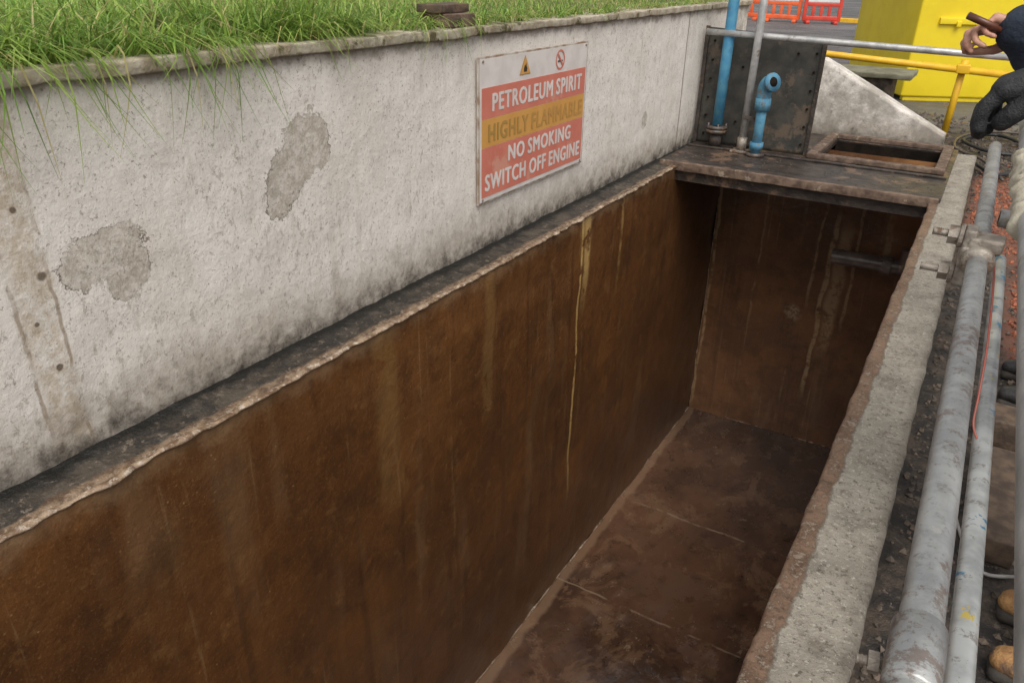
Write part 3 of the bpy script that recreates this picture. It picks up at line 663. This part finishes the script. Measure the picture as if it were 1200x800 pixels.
# ------------------------------------------------------------------ GRASS
vs = []; fs = []; cols = []
def blade(x, y, z, h, az, lean, w, col, droop=1.0):
    o = len(vs); dx = math.cos(az); dy = math.sin(az)
    for k in range(4):
        t = k / 3.5 if k < 3 else 1.0
        q = lean * h * t ** 1.7; px = x + dx * q; py = y + dy * q; pz = z + h * (t - droop * .55 * lean * t ** 2.4)
        ww = w * (1 - t) ** .6
        if k < 3: vs.append((px + dy * ww, py - dx * ww, pz)); vs.append((px - dy * ww, py + dx * ww, pz)); cols.append(col); cols.append(col)
        else: vs.append((px, py, pz)); cols.append(col)
    fs.extend(((o, o + 1, o + 3, o + 2), (o + 2, o + 3, o + 5, o + 4), (o + 4, o + 5, o + 6)))
def gcol(y):
    r = random.random()
    f = min(1, max(0, (y - 2.6) / 3.5))
    if r < .12 + .25 * f: b = (.52, .46, .20)
    elif r < .62: b = (.38, .52, .11)
    else: b = (.22, .38, .07)
    k = random.uniform(.55, 1.3); return (min(.85, b[0] * k), min(.85, b[1] * k), b[2] * k, 1)
for _ in range(40000):
    x = -2.42 - random.random() ** 1.6 * 3.9; y = random.uniform(-.2, 8.4)
    cl_ = noise.noise(V((x * 1.8, y * 1.8, 0))) + .6 * noise.noise(V((x * 6, y * 6, 3)))
    if cl_ < -.25 and random.random() < .6: continue
    tall = 1.65 if y < 2.6 else (1.25 if y < 4 else (.8 if y < 5.5 else .5))
    if x > -2.55: tall *= .8
    h = random.uniform(.07, .20) * tall * (1 + .8 * cl_)
    blade(x, y, 1.19, h, random.random() * 6.28, random.uniform(.3, 1.35), random.uniform(.0022, .0056), gcol(y))
for _ in range(3300):
    y = random.uniform(.2, 7.9); cl_ = noise.noise(V((y * 2.2, 4, 0))) + .6 * noise.noise(V((y * 7, 8, 0)))
    if cl_ < .0 and random.random() < .72: continue
    t_ = 1.3 if y < 2.6 else (.95 if y < 4.2 else .55)
    blade(random.uniform(-2.48, -2.33), y, 1.20, random.uniform(.07, .20) * t_ * (1 + .6 * cl_), random.gauss(0, .9), random.uniform(.7, 1.45), random.uniform(.0022, .0052), gcol(y), 1.4)
for _ in range(1300):
    cy_ = random.choice((.7, .95, 1.25, 1.5, 1.8, 2.05, 2.5, 3.1, 3.35, 3.7)) + random.gauss(0, .10)
    blade(random.uniform(-2.95, -2.40), cy_, 1.19, random.uniform(.22, .42) * (1 if cy_ < 2.2 else .65), random.random() * 6.28, random.uniform(.5, 1.4), random.uniform(.003, .006), gcol(cy_), 1.15)
for cy_, n_ in ((1.22, 16), (1.42, 12), (1.75, 22), (1.9, 12), (2.35, 6), (3.05, 8), (1.0, 8), (3.3, 12), (4.9, 3)):
    for _ in range(n_):
        y = cy_ + random.gauss(0, .08); L_ = random.uniform(.10, .36) * (1 if y < 2.2 else .6); o = len(vs); col = gcol(1)
        x = -2.36; dy = random.uniform(-.14, .20); w_ = random.uniform(.0024, .0048)
        for k in range(7):
            t = k / 6; xx = x + .12 * min(1, t * 2.2) + .025 * t; zz = 1.205 + .06 * math.sin(min(1, t * 2.2) * 2.4) - L_ * max(0, t - .25) / .75
            py = y + dy * t ** 1.5; ww = w_ * (1 - t * .9)
            vs.extend(((xx, py - ww, zz), (xx, py + ww, zz))); cols.extend((col, col))
            if k: fs.append((o + 2 * k - 2, o + 2 * k - 1, o + 2 * k + 1, o + 2 * k))
me = bpy.data.meshes.new('grass'); me.from_pydata(vs, [], fs); me.update()
at = me.attributes.new('tint', 'FLOAT_COLOR', 'POINT'); at.data.foreach_set('color', [c for q in cols for c in q])
me.materials.append(M_GRASS); go = bpy.data.objects.new('grass', me); C.objects.link(go); go['kind'] = 'stuff'

# ------------------------------------------------------------------ PEOPLE
def capsule(p1, r1, p2, r2, seg=12):
    p1 = V(p1); p2 = V(p2); d = p2 - p1; L = d.length
    if L < 1e-6: d = V((0, 0, 1)); L = 1e-6
    d.normalize(); up = V((0, 0, 1)) if abs(d.z) < .9 else V((1, 0, 0))
    a_ = d.cross(up).normalized(); b_ = d.cross(a_); vs = []; fs = []
    prof = [(p1, r1, -80), (p1, r1, -50), (p1, r1, -20), (p1, r1, 0), (p2, r2, 0), (p2, r2, 20), (p2, r2, 50), (p2, r2, 80)]
    for p, r, an in prof:
        c = p + d * (r * math.sin(math.radians(an))); rr = r * math.cos(math.radians(an))
        for k in range(seg):
            q = 2 * math.pi * k / seg; vs.append(c + (a_ * math.cos(q) + b_ * math.sin(q)) * rr)
    for i in range(len(prof) - 1):
        for k in range(seg):
            k2 = (k + 1) % seg; fs.append((i * seg + k, i * seg + k2, (i + 1) * seg + k2, (i + 1) * seg + k))
    fs.append(tuple(range(seg))[::-1]); fs.append(tuple((len(prof) - 1) * seg + k for k in range(seg)))
    return vs, fs
def blobmesh(name, caps, mat, voxel, it=3, disp=0):
    o = obj(name, *merge(*[capsule(*c) for c in caps]), mat)
    m = o.modifiers.new('r', 'REMESH'); m.mode = 'VOXEL'; m.voxel_size = voxel; m.use_smooth_shade = True
    s_ = o.modifiers.new('s', 'SMOOTH'); s_.factor = .5; s_.iterations = it
    me = bpy.data.meshes.new_from_object(o.evaluated_get(bpy.context.evaluated_depsgraph_get()))
    o.modifiers.clear(); o.data = me; me.name = name
    if disp:
        for v in me.vertices:
            n3 = noise.noise(V((v.co.x * 9, v.co.y * 9, v.co.z * 26))) ; v.co += v.normal * (disp * n3)
    me.polygons.foreach_set('use_smooth', [True] * len(me.polygons))
    if not me.materials: me.materials.append(mat)
    return o
def hand_caps(wrist, fwd, down, thumb_side, curls, pad=0.0, spread=.04, thumb=(.6, .5)):
    w = V(wrist); f = V(fwd).normalized(); dn = V(down); dn = (dn - f * dn.dot(f)).normalized(); lat = f.cross(dn).normalized() * thumb_side
    caps = [(w - f * .03, .026 + pad, w + f * .01, .026 + pad)]
    offs = [.030, .010, -.011, -.030]; lens = [(.043, .026, .022), (.048, .030, .023), (.044, .028, .023), (.034, .021, .020)]; rad = [.0095, .0098, .0094, .0083]
    for i in range(4):
        kn = w + f * (.086 - abs(i - 1) * .004) + lat * offs[i] * (1 + pad * 22)
        caps.append((w + f * .012 + lat * offs[i] * .55, .017 + pad, kn, .0125 + pad))
        cur = kn; ang = 0
        side = lat * (offs[i] * spread * 20)
        for j in range(3):
            ang += curls[i][j]
            d = (f * math.cos(ang) + dn * math.sin(ang) + side * (.06 + pad * 5)).normalized()
            nx = cur + d * lens[i][j]
            caps.append((cur, rad[i] * (1 - .07 * j) + pad * .65, nx, rad[i] * (1 - .07 * (j + 1)) + pad * .65)); cur = nx
    tb = w + f * .022 + lat * .026 + dn * .008
    d1 = (f * .65 + lat * (.75 * (1 - thumb[0] * .6)) + dn * thumb[0]).normalized(); t1 = tb + d1 * .042
    d2 = (f * .85 + lat * (.15 - thumb[1] * .5) + dn * thumb[1]).normalized(); t2 = t1 + d2 * .032; t3 = t2 + (d2 + dn * .15 - lat * .2).normalized() * .026
    caps += [(tb, .016 + pad, t1, .0125 + pad), (t1, .012 + pad, t2, .0108 + pad), (t2, .0108 + pad, t3, .009 + pad)]
    return caps
def person(base, arms, label, boots_mat, feet, lean=.12, handspec=None, q=1.0):
    P = V(base); x, y, z = P; gz = -.15
    e = empty('person', (x, y, gz), label, 'person')
    neck = V((x - lean, y, z + .50)); head = V((x - lean - .04, y, z + .69))
    body = []
    for dy in (-.09, 0, .09):
        body += [((x, y + dy, z), .10, (x - lean * .4, y + dy * .9, z + .20), .095), ((x - lean * .4, y + dy * .9, z + .2), .095, (x - lean * .9, y + dy * 1.1, z + .40), .105)]
    body += [((x - lean, y - .15, z + .46), .055, (x - lean, y + .15, z + .46), .055), (neck - V((0, 0, .06)), .058, neck + V((-.02, 0, .08)), .052)]
    body += [(head + V((.02, 0, .03)), .088, head + V((-.015, 0, .03)), .082), (head + V((-.03, 0, -.03)), .066, head + V((-.045, 0, -.075)), .040),
             (head + V((-.088, 0, .005)), .010, head + V((-.108, 0, -.025)), .013), (head + V((-.078, -.03, .035)), .012, head + V((-.078, .03, .035)), .012),
             (head + V((-.083, -.018, -.058)), .008, head + V((-.083, .018, -.058)), .008),
             (head + V((.005, -.088, .01)), .014, head + V((.005, -.092, -.02)), .010), (head + V((.005, .088, .01)), .014, head + V((.005, .092, -.02)), .010)]
    jk = []; tr = []
    for dy in (-.09, 0, .09):
        jk += [((x, y + dy * 1.1, z - .06), .128, (x - lean * .4, y + dy, z + .20), .122), ((x - lean * .4, y + dy, z + .2), .122, (x - lean * .9, y + dy * 1.15, z + .40), .126)]
    jk += [((x - lean, y - .14, z + .45), .075, (x - lean, y + .14, z + .45), .075), (neck - V((0, 0, .05)), .078, neck + V((0, 0, .01)), .070)]
    kids = []
    for s_, (sh, el, wr, cf) in zip((-1, 1), arms):
        sh, el, wr = V(sh), V(el), V(wr)
        body += [(sh, .055, el, .040), (el, .040, wr, .027)]
        jk += [(V((x - lean, y + s_ * .14, z + .44)), .080, sh, .078), (sh, .078, el, .070), (el, .070, el.lerp(wr, .80), .068), (el.lerp(wr, .8), .066, el.lerp(wr, cf), .058)]
    for s_, ft in zip((-1, 1), feet):
        hip = V((x, y + s_ * .10, z - .05)); an = V((ft[0], ft[1], gz + .10)); kn = hip.lerp(an, .5) + V((-.03, 0, 0))
        body += [(hip, .085, kn, .055), (kn, .055, an, .040), (an, .04, an + V((-.12, 0, -.06)), .03)]
        tr += [(V((x, y + s_ * .07, z)), .13, hip, .115), (hip, .108, kn, .080), (kn, .080, an + V((.0, 0, .04)), .072)]
    for hs_ in handspec: body += hand_caps(**hs_['h'])
    kids.append(blobmesh('body', body, M_SKIN, .0052 * q, 2))
    kids.append(blobmesh('jacket', jk, M_NAVY, .012 * q, 3, .012))
    kids.append(blobmesh('trousers', tr, M_TROU, .014 * q, 3, .009))
    kids.append(blobmesh('hair', [(head + V((.03, 0, .05)), .092, head + V((-.01, 0, .062)), .084), (head + V((.05, 0, .0)), .075, head + V((.05, 0, -.05)), .055)], M_HAIR, .008, 2, .004))
    for s_ in (-1, 1):
        kids.append(obj('eye', *capsule(head + V((-.079, s_ * .031, .012)), .010, head + V((-.080, s_ * .031, .012)), .010), M_BLACK, True))
    for ft in feet:
        fx, fy = ft
        bt = [((fx, fy, gz + .22), .058, (fx, fy, gz + .10), .052), ((fx + .02, fy, gz + .07), .045, (fx - .06, fy, gz + .07), .046), ((fx - .06, fy - .008, gz + .072), .044, (fx - .14, fy - .014, gz + .058), .036),
              ((fx - .06, fy + .008, gz + .072), .044, (fx - .14, fy + .016, gz + .058), .036), ((fx - .15, fy - .012, gz + .056), .036, (fx - .190, fy - .004, gz + .052), .032), ((fx - .15, fy + .014, gz + .056), .036, (fx - .186, fy + .010, gz + .052), .032), ((fx, fy, gz + .10), .052, (fx - .09, fy, gz + .075), .045)]
        b_ = blobmesh('boot', bt, boots_mat, .005, 2)
        so = blobmesh('sole', [((fx + .02, fy + q_, gz + .020), .0195, (fx - .200, fy + q_ * .9, gz + .020), .0195) for q_ in (-.032, -.016, 0, .016, .032)], M_SOLE, .006, 1)
        b_.parent = e
        cap_ = obj('toe_seam', *sweep([(fx - .125, fy + .052 * math.sin(a), gz + .045 + .052 * math.cos(a)) for a in [math.radians(k) for k in range(-95, 96, 10)]], .0025, 6), M_SOLE, True); cap_.parent = b_
        for k in range(4):
            lc = obj('lace', *sweep([(fx - .055 - k * .018, fy - .028, gz + .126 - k * .010), (fx - .062 - k * .018, fy, gz + .131 - k * .010), (fx - .055 - k * .018, fy + .028, gz + .126 - k * .010)], .004, 6), M_BRN, True); lc.parent = b_
        so.parent = b_; kids.append(b_)
    for hs_ in handspec:
        if hs_.get('glove'):
            h = dict(hs_['h']); h['pad'] = hs_.get('pad', .0035); cc = hand_caps(**h); w0 = V(h['wrist']); f0 = V(h['fwd']).normalized()
            cc.append((w0 - f0 * .055, .050, w0 - f0 * .02, .042)); kids.append(blobmesh('glove', cc, M_GLOVE, .0034, 2, .002))
    adopt(e, *kids)
    return e
hsA = [dict(h=dict(wrist=(.048, 2.30, 1.372), fwd=(-.93, .05, .22), down=(-.15, -.55, -.8), thumb_side=-1, curls=[(.55, 1.0, .6), (.75, 1.15, .7), (.9, 1.25, .75), (1.05, 1.3, .75)], thumb=(.55, .45))),
       dict(h=dict(wrist=(.105, 2.00, 1.315), fwd=(-.90, -.05, -.40), down=(-.1, 0, -1), thumb_side=1, curls=[(.45, .45, .45), (.55, .5, .45), (.65, .5, .45), (.75, .5, .4)], thumb=(.8, .3)), glove=True, pad=.012)]
person((.56, 2.02, .80), (((.45, 1.83, 1.27), (.40, 1.93, 1.12), (.145, 2.00, 1.325), 1.0), ((.44, 2.22, 1.27), (.28, 2.36, 1.14), (.05, 2.30, 1.368), 1.06)),
       'worker in navy jacket and tan boots leaning on the hand rail', M_TAN, ((.585, 1.885), (.60, 2.13)), handspec=hsA)
pen = thing(obj('marker_pen', *sweep([(-.085, 2.245, 1.410), (-.02, 2.262, 1.385), (-.018, 2.262, 1.384), (.03, 2.275, 1.366)], lambda i: .0085 if i < 2 else .0065, 12), M_BRN, True), 'small brown stick held between bare fingers', 'pen')
hsB = [dict(h=dict(wrist=(.66, 3.38, .55), fwd=(-.25, 0, -1), down=(-.2, .8, 0), thumb_side=-1, curls=[(.3, .4, .3)] * 4, thumb=(.5, .4)), glove=True),
       dict(h=dict(wrist=(.66, 3.92, .55), fwd=(-.25, 0, -1), down=(-.2, -.8, 0), thumb_side=1, curls=[(.3, .4, .3)] * 4, thumb=(.5, .4)), glove=True)]
person((.68, 3.66, .80), (((.64, 3.44, 1.26), (.74, 3.38, .98), (.66, 3.38, .56), .92), ((.64, 3.88, 1.26), (.74, 3.92, .98), (.66, 3.92, .56), .92)),
       'worker in dark clothes and black boots standing by the timber', M_BLKB, ((.57, 3.50), (.58, 3.80)), handspec=hsB, q=1.5)

# ------------------------------------------------------------------ LIGHT
W = bpy.data.worlds.new('World'); bpy.context.scene.world = W; W.use_nodes = True
nt = W.node_tree; bg = nt.nodes['Background']
sky = nt.nodes.new('ShaderNodeTexSky'); sky.sky_type = 'NISHITA'; sky.sun_disc = False
SE, SR = math.radians(55), math.radians(145)
sky.sun_elevation = SE; sky.sun_rotation = SR; sky.air_density = 1.0; sky.dust_density = 4.0
hsv = nt.nodes.new('ShaderNodeHueSaturation'); hsv.inputs['Saturation'].default_value = .12
nt.links.new(sky.outputs[0], hsv.inputs['Color']); nt.links.new(hsv.outputs[0], bg.inputs[0]); bg.inputs[1].default_value = .15
sd = bpy.data.lights.new('Sun', 'SUN'); sd.energy = 1.5; sd.angle = math.radians(40); sd.color = (1, .955, .90)
so = bpy.data.objects.new('Sun', sd); C.objects.link(so)
sdir = V((math.sin(SR) * math.cos(SE), math.cos(SR) * math.cos(SE), math.sin(SE)))
so.rotation_euler = sdir.to_track_quat('Z', 'Y').to_euler()

# ------------------------------------------------------------------ CAMERA
cam = bpy.data.cameras.new('Camera'); cam.lens = 26.8; cam.sensor_width = 36; cam.clip_end = 500; cam.clip_start = .02
co = bpy.data.objects.new('Camera', cam); C.objects.link(co)
R = Matrix(((.8565, -.2446, .4547), (.516, .3717, -.772), (.0199, .8956, .4443)))
q = R.to_quaternion(); q.normalize()
co.rotation_mode = 'QUATERNION'; co.rotation_quaternion = q; co.location = (0, 0, 1.5)
bpy.context.scene.camera = co
sc = bpy.context.scene; sc.view_settings.view_transform = 'Standard'; sc.view_settings.look = 'None'; sc.view_settings.exposure = 0
